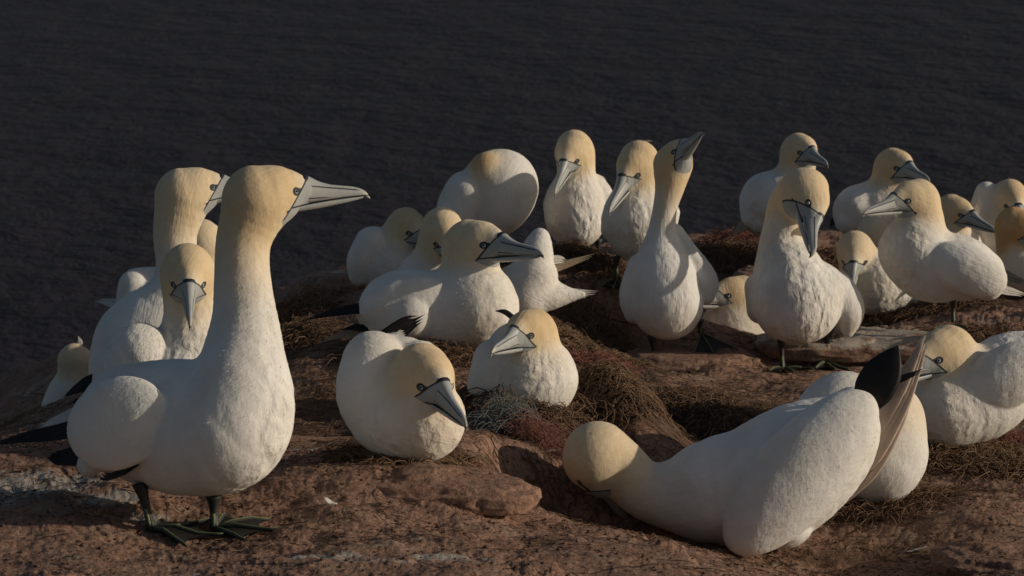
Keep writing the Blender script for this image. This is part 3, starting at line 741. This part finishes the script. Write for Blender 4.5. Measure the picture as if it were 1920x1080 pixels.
    bird('gannet stretched out in the right foreground, head bent under its breast', 880, 64, (1117,860,0), (.40,-.74,.45),
         [(1126,852,4,60),(1160,872,8,52),(1205,916,10,54),(1270,930,10,68)], [(1345,922,12,95),(1425,912,20,118),(1500,868,32,114),(1572,818,44,80),(1600,770,44,46)],
         ell=[(1502,886,-74,196,84,58,47,6),(1476,998,-6,50,30,46,18)],
         tails=[(TL,M_BAND,[(1562,925,40),(1634,848,20),(1698,735,14),(1752,622,16)],[16,36,38,25]),
                ('folded_wing_tip',TB,[(1614,775,-24),(1638,730,-30),(1662,688,-32),(1688,640,-30)],[18,38,39,30]),
                (WT,TB,[(1650,722,-34),(1700,706,-38),(1742,690,-38)],[8,6,2])], k=28, vox=3.6)
    bird('gannet sitting behind the stretched foreground bird with its head turned onto its back', 840, 50, (1632,752,40), (.5,-.35,.8),
         [(1632,756,40,50),(1640,790,30,64)], [(1645,795,24,84),(1645,856,4,91),(1590,800,34,70)], ell=[(1565,765,14,82,62,50,35)])

# ------------------------------------------------------------------ ground
def mat_ground(nm='red_sandstone_and_soil'):
    t = NT(nm); P = t.geo()
    g = t.attr('guano').outputs['Fac']; so = t.attr('soil').outputs['Fac']
    n1 = t.noise(2.6, 6, .6, P, .3); n2 = t.noise(16, 6, .65, P, .2); n3 = t.noise(90, 5, .7, P); n4 = t.noise(7, 5, .6, P)
    c = t.mix(t.smooth(n1, .35, .65), (.315, .178, .125), (.245, .148, .106))
    c = t.mix(t.smooth(n2, .35, .7), c, (.33, .21, .150))
    c = t.mix(t.M('MULTIPLY', t.smooth(n3, .46, .62), .7), c, (.10, .056, .038))
    soilc = t.mix(t.smooth(n3, .3, .7), (.065, .037, .025), (.125, .080, .053))
    c = t.mix(t.M('MULTIPLY', t.smooth(t.M('ADD', so, t.M('SUBTRACT', n4, .5)), .35, .65), .9), c, soilc)
    pale = t.mix(n3, (.36, .28, .21), (.26, .20, .155))
    c = t.mix(t.M('MULTIPLY', t.smooth(n4, .56, .70), .5), c, pale)
    gm = t.smooth(t.M('ADD', g, t.M('MULTIPLY', t.M('ADD', t.M('SUBTRACT', n2, .5), t.M('SUBTRACT', n3, .5)), 1.3)), .45, .75)
    c = t.mix(t.M('MULTIPLY', gm, .85), c, t.mix(n3, (.52, .48, .42), (.34, .31, .27)))
    ck = t.n('ShaderNodeTexVoronoi', feature='DISTANCE_TO_EDGE'); ck.inputs['Scale'].default_value = 3.4
    t.put(ck.inputs['Vector'], t.mix(.18, t.scaled(P, (1, 1.8, 1)), t.n('ShaderNodeTexNoise').outputs['Color']))
    crk = t.M('MULTIPLY', t.smooth(ck.outputs['Distance'], .022, .0), t.smooth(n1, .42, .6))
    c = t.mix(t.M('MULTIPLY', crk, .6), c, (.05, .028, .02))
    sp = t.smooth(t.noise(75, 4, .75, P), .62, .70)
    c = t.mix(t.M('MULTIPLY', sp, .5), c, (.42, .37, .31))
    v = t.n('ShaderNodeTexVoronoi'); v.inputs['Scale'].default_value = 60; t.put(v.inputs['Vector'], P)
    b = t.bump(t.M('SUBTRACT', n2, crk), .7, .009); b = t.bump(v.outputs['Distance'], .4, .003, b); b = t.bump(n3, .9, .005, b)
    b = t.bump(t.noise(260, 3, .7, P), .7, .0022, b)
    return t.fin(c, .95, b, .1)
def build_ground():
    pxs = np.concatenate([np.linspace(-2400, -120, 60)[:-1], np.linspace(-120, 2040, 800), np.linspace(2040, 4300, 60)[1:]])
    ds = np.concatenate([np.linspace(1.2, 4.7, 30)[:-1], np.exp(np.linspace(math.log(4.7), math.log(11.9), 470)), np.linspace(11.95, 26, 30)])
    X = (pxs[None, :]-960)/F_PX*ds[:, None]; Y = np.repeat(ds[:, None], len(pxs), 1)
    Z = gheight(X, Y)
    V = np.stack([X, Y, Z], -1).reshape(-1, 3)
    nr, ncn = X.shape
    i = np.arange(nr-1)[:, None]*ncn+np.arange(ncn-1)[None, :]
    Q = np.stack([i, i+1, i+1+ncn, i+ncn], -1).reshape(-1, 4)
    def spots(L):
        a = np.zeros(len(V))
        for px, py, s, rx, ry, amt in L:
            c = at(px, py, s)
            a = np.maximum(a, amt*np.exp(-(((V[:, 0]-c[0])/rx)**2+((V[:, 1]-c[1])/ry)**2)))
        return a
    guano = spots([(90,925,960,.16,.12,1),(200,950,975,.10,.06,.95),(280,975,990,.05,.03,.8),(700,1060,1060,.12,.03,.6),(560,860,900,.08,.04,.7),(520,895,940,.07,.03,.5),(600,1050,1050,.14,.035,.75),(820,1050,1050,.12,.045,.7),(760,1000,1020,.1,.02,.5),(350,1065,1070,.1,.02,.55),
        (1560,650,640,.30,.16,.8),(1440,630,620,.16,.10,.8),(1700,640,630,.2,.1,.6),(1150,690,680,.14,.06,.5),(40,740,520,.3,.3,.45),(640,540,590,.2,.15,.6),
        (1070,460,600,.12,.15,.7),(1200,770,800,.06,.08,.35),(1400,510,580,.12,.1,.45),(1500,1010,900,.1,.03,.3),(560,690,760,.12,.04,.45),(1870,600,620,.15,.1,.5),(0,960,980,.2,.1,.6)])
    soil = spots([(1030,930,905,.16,.22,1),(1250,820,800,.25,.22,.9),(1000,850,850,.16,.14,.8),(620,740,820,.22,.5,.8),(620,640,700,.3,.5,.8),(1120,600,680,.25,.7,.8),(1700,900,830,.35,.2,.7),
        (1500,740,740,.4,.25,.8),(1800,1060,930,.2,.1,.4),(1850,560,600,.3,.3,.7),(1600,1000,880,.3,.12,.6),(60,760,640,.4,1.2,.7),(850,880,930,.2,.08,.4),(1400,480,560,.5,.3,.7),(100,860,900,.2,.06,.6)])
    o = bpy.data.objects.new('ground', mesh('ground', V, Q, mat_ground(), True, {'guano': ('FLOAT', guano), 'soil': ('FLOAT', soil)}))
    lnk(o); tag(o, 'rough red brown sandstone cliff top streaked with white droppings', None, None, 'structure')
    n = o.data.polygons[len(o.data.polygons)//2].normal
    if n.z < 0: o.data.flip_normals()

def build_water():
    t = NT('dark_sea_water'); P = t.geo()
    V1 = t.scaled(P, (.40, .30, 1), (0, 0, .12)); V2 = t.scaled(P, (1.1, 1.1, 1), (0, 0, -.06))
    a = t.noise(1.0, 5, .6, V1, .6); b = t.noise(1.0, 4, .6, V2, .4); c = t.noise(.02, 3, .5, P)
    h = t.M('ADD', a, t.M('MULTIPLY', b, .35))
    nb = t.bump(t.M('ADD', h, t.M('MULTIPLY', t.noise(1.0, 2, .5, t.scaled(P, (.09, .06, 1), (0, 0, .3))), 2.2)), 1.0, 3.3)
    t.b.inputs['IOR'].default_value = 1.33
    m = t.fin(t.mix(c, (.023, .0180, .028), (.032, .0262, .038)), .35, nb, .03)
    n = 2
    V = [(-3000, 20, 0), (3000, 20, 0), (3000, 9000, 0), (-3000, 9000, 0)]
    o = bpy.data.objects.new('water', mesh('water', V, [[0, 1, 2, 3]], m, False)); o.location = (0, 0, -48)
    lnk(o); tag(o, 'dark rippled sea far below the cliff', None, None, 'structure')

# ------------------------------------------------------------------ nests, weed, netting, stones
rs = np.random.RandomState(11)
def strands(n, centre, rx, ry, hgt, length, rad, curl=.6, lift=.5, ring=False, seg=4):
    """n curved fibres lying over the ground about centre; returns V, faces"""
    an = rs.uniform(0, 2*math.pi, n); r = np.sqrt(rs.uniform(0, 1, n))
    if ring: r = np.clip(rs.normal(.75, .18, n), .2, 1.25)
    x = centre[0]+rx*r*np.cos(an); y = centre[1]+ry*r*np.sin(an)
    hd = rs.uniform(0, 2*math.pi, n)
    if ring: hd = np.arctan2(np.cos(an)*ry, -np.sin(an)*rx)+rs.normal(0, .6, n)
    L = length*rs.uniform(.4, 1.3, n)/seg; cv = rs.normal(0, curl, n)
    dome = hgt*np.clip(1-(r if not ring else np.abs(r-.75)*1.8)**2, 0, 1)*rs.uniform(.1, 1.1, n)
    arch = rs.uniform(0, 1, n)**2*lift*length
    R = rad*rs.uniform(.6, 1.3, n)
    pts = np.zeros((n, seg+1, 3))
    for k in range(seg+1):
        pts[:, k, 0], pts[:, k, 1] = x, y
        t = k/seg
        pts[:, k, 2] = dome+arch*np.sin(math.pi*t)+rs.normal(0, 1, n)*length*.015
        hd = hd+cv+rs.normal(0, .25, n); x = x+L*np.cos(hd); y = y+L*np.sin(hd)
    pts[:, :, 2] += gheight(pts[:, :, 0], pts[:, :, 1])+.002
    T = np.gradient(pts, axis=1); T /= np.linalg.norm(T, axis=2)[..., None]+1e-9
    a = np.cross(T, np.array([0, 0, 1.])+0*T); a /= np.linalg.norm(a, axis=2)[..., None]+1e-6
    b = np.cross(a, T)
    V = np.zeros((n, seg+1, 3, 3))
    for j in range(3):
        th = 2*math.pi*j/3
        V[:, :, j] = pts+R[:, None, None]*(math.cos(th)*a+math.sin(th)*b)
    base = (np.arange(n)*(seg+1)*3)[:, None, None]
    k = (np.arange(seg)*3)[None, :, None]; j = np.arange(3)[None, None, :]; j2 = (j+1) % 3
    Q = np.stack([base+k+j, base+k+j2, base+k+3+j2, base+k+3+j], -1).reshape(-1, 4)
    return V.reshape(-1, 3), Q
def mat_strand(name, c1, c2):
    t = NT(name); n = t.noise(35, 3, .6, t.geo()); isl = t.n('ShaderNodeNewGeometry').outputs['Random Per Island']
    c = t.mix(t.M('ADD', t.M('MULTIPLY', n, .4), t.M('MULTIPLY', isl, .6)), c1, c2)
    return t.fin(c, .85, None, .15)
M_WEED = mat_strand('dry_brown_weed', (.060, .034, .022), (.24, .150, .092))
M_WEED2 = mat_strand('dry_tan_weed', (.09, .055, .034), (.27, .172, .105))
M_RED = mat_strand('red_net_fibre', (.15, .060, .045), (.29, .135, .105))
M_GREY = mat_strand('grey_blue_net_fibre', (.13, .14, .135), (.27, .28, .26))
def thing_mesh(name, V, Q, mat, label, cat, group=None, kind=None, base=None):
    c = np.array([V[:, 0].mean(), V[:, 1].mean(), V[:, 2].min()])
    o = bpy.data.objects.new(name, mesh(name, V-c, Q, mat)); o.location = c
    lnk(o); tag(o, label, cat, group, kind); return o
def build_litter():
    N = [ # px, py, s, rx, ry, h, n, mat, label
     (985,770,820,.155,.14,.035,1500,M_WEED,'brown weed nest under the gannet with grey and red netting'),
     (1105,775,800,.14,.17,.035,2000,M_WEED2,'mound of dry tan weed spilling right of the netting nest'),
     (760,862,930,.16,.12,.012,500,M_WEED,'thin weed nest under the low sitting bird in front of the centre'),
     (555,575,640,.11,.14,.05,700,M_WEED2,'tuft of dry weed at the cliff edge right of the foreground neck'),
     (570,640,700,.12,.18,.045,1100,M_WEED,'heap of tangled weed between the foreground neck and the central resting bird'),
     (820,660,745,.24,.16,.02,900,M_WEED,'weed nest under the large resting bird in shade'),
     (1110,575,660,.17,.3,.03,1900,M_WEED2,'weed heap right of the sunlit white tail'),
     (1130,505,620,.16,.16,.03,900,M_WEED,'dark weed heap below the rear standing birds'),
     (1420,470,550,.28,.20,.03,1200,M_WEED,'flat weed nest at the cliff edge behind the bowing bird'),
     (1690,600,600,.28,.18,.02,1000,M_WEED,'weed nest below the crouching bird at right'),
     (1860,610,640,.2,.16,.02,700,M_WEED,'weed nest at right behind the standing sunlit bird'),
     (1810,850,790,.26,.16,.03,1500,M_WEED2,'weed nest under the gannet at the right edge'),
     (1640,950,840,.17,.13,.012,500,M_WEED,'weed nest under the bird behind the stretched foreground one'),
     (1280,800,770,.24,.22,.02,1600,M_WEED,'scattered weed in the hollow right of the pale boulder'),
     (1385,640,605,.16,.14,.02,400,M_WEED,'weed nest under the low bird between two standing ones')]
    for px, py, s, rx, ry, h, n, mt, lab in N:
        c = at(px, py, s); V, Q = strands(int(n*1.6), c, rx*1.05, ry*1.05, h*1.25, .065, .0011, .4, .32, False)
        thing_mesh('nest', V, Q, mt, lab, 'nest', 'weed nests on the rock')
    c = at(958,762,850); V, Q = strands(950, c, .075, .05, .065, .06, .00055, .7, .5); thing_mesh('grey_netting', V, Q, M_GREY, 'tangle of grey blue net fibres in front of the nest sitting bird', 'netting')
    c = at(1015,790,855); V, Q = strands(850, c, .075, .07, .055, .05, .00050, .7, .5); thing_mesh('red_netting', V, Q, M_RED, 'tangle of faded red net fibres in front of the nest sitting bird', 'netting', 'red net tangles')
    c = at(1130,655,690); V, Q = strands(500, c, .08, .10, .03, .06, .0008, .7, .4); thing_mesh('red_netting', V, Q, M_RED, 'red net fibres at the left foot of the sky-pointing bird', 'netting', 'red net tangles')
    c = at(1390,458,535); V, Q = strands(600, c, .13, .08, .04, .07, .0010, .7, .4); thing_mesh('red_netting', V, Q, M_RED, 'red net fibres at the cliff edge left of the bowing bird', 'netting', 'red net tangles')
    c = at(1890,780,770); V, Q = strands(350, c, .08, .10, .03, .06, .0008, .7, .4); thing_mesh('red_netting', V, Q, M_RED, 'red net fibres under the bird at the right edge', 'netting', 'red net tangles')
    # loose litter everywhere
    Vs = []; Qs = []; o = 0
    for px, py, s, rx, ry, n in [(960,700,760,1.5,1.6,5200),(960,950,930,1.1,.6,1500),(1500,800,780,.8,.7,1500),(600,700,780,.3,.7,1000),(80,760,620,.4,1.2,500),(1200,900,870,.25,.25,700)]:
        V, Q = strands(n, at(px, py, s), rx, ry, .0, .05, .0008, .4, .12, False, 4)
        Vs.append(V); Qs.append(Q+o); o += len(V)
    thing_mesh('weed_litter', np.concatenate(Vs), np.concatenate(Qs), M_WEED, 'scraps of dry weed strewn over the rock', 'weed litter', None, 'stuff')
    # crumbs of stone
    n = 14000; pxx = rs.uniform(-100, 2020, n); dd = np.exp(rs.uniform(math.log(4.9), math.log(10.5), n))
    x = (pxx-960)/F_PX*dd; y = dd; z = gheight(x, y); r = .0022+.0042*rs.uniform(0, 1, n)**4+.001*rs.uniform(0, 1, n)
    oct_ = np.array([(1, 0, 0), (0, 1, 0), (-1, 0, 0), (0, -1, 0), (0, 0, 1), (0, 0, -1), ], float)
    V = oct_[None]*r[:, None, None]*rs.uniform(.55, 1.35, (n, 6, 3)).clip(.5, 1.4)+rs.normal(0, .15, (n, 6, 3))*r[:, None, None]
    V[:, :, 2] *= .7; V += np.stack([x, y, z], 1)[:, None]
    tri = np.array([(0, 1, 4), (1, 2, 4), (2, 3, 4), (3, 0, 4), (1, 0, 5), (2, 1, 5), (3, 2, 5), (0, 3, 5)])
    Q = (np.arange(n)*6)[:, None, None]+tri[None]
    thing_mesh('gravel', V.reshape(-1, 3), Q.reshape(-1, 3), mat_plain('stone_crumbs', (.17, .10, .07), .95, .4, 50, .002, .1), 'crumbs of red stone scattered on the ledge', 'gravel', None, 'stuff')

def rock(px, py, s, rx, ry, rz, turn, label, seed, sink=.35, guano=.0, soil=0.0, e=.62, mat=[None]):
    if mat[0] is None: mat[0] = mat_ground('pale_sandstone_block')
    nu, nv = 150, 70
    th = np.linspace(0, 2*math.pi, nu, endpoint=False); ph = np.linspace(-math.pi/2, math.pi/2, nv)
    T, Ph = np.meshgrid(th, ph)
    sg = lambda a, q_: np.sign(a)*np.abs(a)**q_
    x = rx*sg(np.cos(Ph), e)*sg(np.cos(T), .8); y = ry*sg(np.cos(Ph), e)*sg(np.sin(T), .8); z = rz*sg(np.sin(Ph), e+.08)
    R = np.sqrt(x*x+y*y+z*z)+1e-6; a = (rx+ry)/2
    d = .22*a*pnoise(x/a*1.1+seed, y/a*1.1, z/a*1.1)+.10*a*np.abs(fbm(x/a*2.6+seed, y/a*2.6, z/a*3.5, 3))+.006*fbm(x*22+seed, y*22, z*40, 3, .6)+.0025*fbm(x*75, y*75, z*90+seed, 2)
    x, y, z = x*(1+d/R*.8), y*(1+d/R*.8), z*(1+d/R*.55)
    st = z*55+.6*pnoise(x*6, y*6, seed); fr = st-np.floor(st); z = z+.55*((np.floor(st)+sstep(.3, .7, fr))-st)/55
    c, sn = math.cos(math.radians(turn)), math.sin(math.radians(turn))
    b = at(px, py, s); gz = float(gheight(b[0], b[1]))
    V = np.stack([x*c-y*sn, x*sn+y*c, z], -1).reshape(-1, 3)
    i = np.arange(nv-1)[:, None]*nu+np.arange(nu)[None, :]; j = np.arange(nv-1)[:, None]*nu+(np.arange(nu)[None, :]+1) % nu
    Q = np.stack([i, j, j+nu, i+nu], -1).reshape(-1, 4)
    up = sstep(-.2, .8, V[:, 2]/rz)
    o = bpy.data.objects.new('rock', mesh('rock', V, Q, mat[0], True, {'guano': ('FLOAT', guano*up), 'soil': ('FLOAT', np.full(len(V), soil))}))
    o.location = (b[0], b[1], gz+rz*(1-2*sink)); lnk(o); tag(o, label, 'rock', 'rocks of the cliff top')
def build_rocks():
    rock(1600,672,640,.30,.13,.038,-4,'broad pale rock slab under the feet of the bowing gannet',4.1,.52,.75,0)
    rock(1290,705,650,.20,.12,.040,8,'rounded brown rock under the sky-pointing gannet',7.7,.52,.35,.1)
    rock(1440,520,575,.13,.10,.055,12,'grey rock hump behind the bowing gannet near the cliff edge',2.2,.35,.35,.1)
    rock(650,560,600,.14,.10,.045,0,'grey rock at the cliff edge under the tucking gannet',9.4,.35,.5,.1)
    rock(1060,468,595,.07,.05,.03,0,'small pale rock behind the feet of the rear standing gannet',5.2,.35,.9,0)
    rock(1900,1030,900,.16,.12,.04,15,'brown rock in the bottom right corner',6.6,.45,.2,0)
    rock(815,930,960,.20,.10,.035,-14,'red ledge block ending at the dark hollow in the foreground',3.7,.72,.12,0)
    rock(600,800,880,.10,.06,.02,-4,'flat red rock between the foreground breast and the low sitting gannet',8.8,.5,.3,0)
build_water()
build_ground()
build_rocks()
build_birds()
build_litter()

def loose_feather(px, py, s, turn, label, L=.045):
    c = at(px, py, s); an = math.radians(turn); d = np.array([math.cos(an), math.sin(an), 0])
    pts = []
    for q in np.linspace(0, 1, 8):
        p = c+d*L*(q-.5); p[2] = float(gheight(p[0], p[1]))+.006+.010*q*q; pts.append(p)
    ws = [.0015, .005, .008, .009, .009, .0075, .005, .001]
    V, Fc = tube(pts, ws, 8, .15, (0, 0, 1)); V = np.array(V)-c
    o = bpy.data.objects.new('loose_feather', mesh('loose_feather', V, Fc, M_TAIL)); o.location = c
    lnk(o); tag(o, label, 'feather', 'loose white feathers')
loose_feather(1030, 822, 860, 25, 'small white feather lying below the red netting')
loose_feather(1720, 985, 880, -20, 'white feather on the soil right of the stretched foreground gannet')
loose_feather(575, 800, 880, 60, 'white feather between the foreground gannet and the low sitting one', .035)
loose_feather(1145, 625, 680, 10, 'white feather on weed left of the sky-pointing gannet', .05)
loose_feather(620, 960, 985, 150, 'white feather on the red ledge right of the foreground feet', .03)
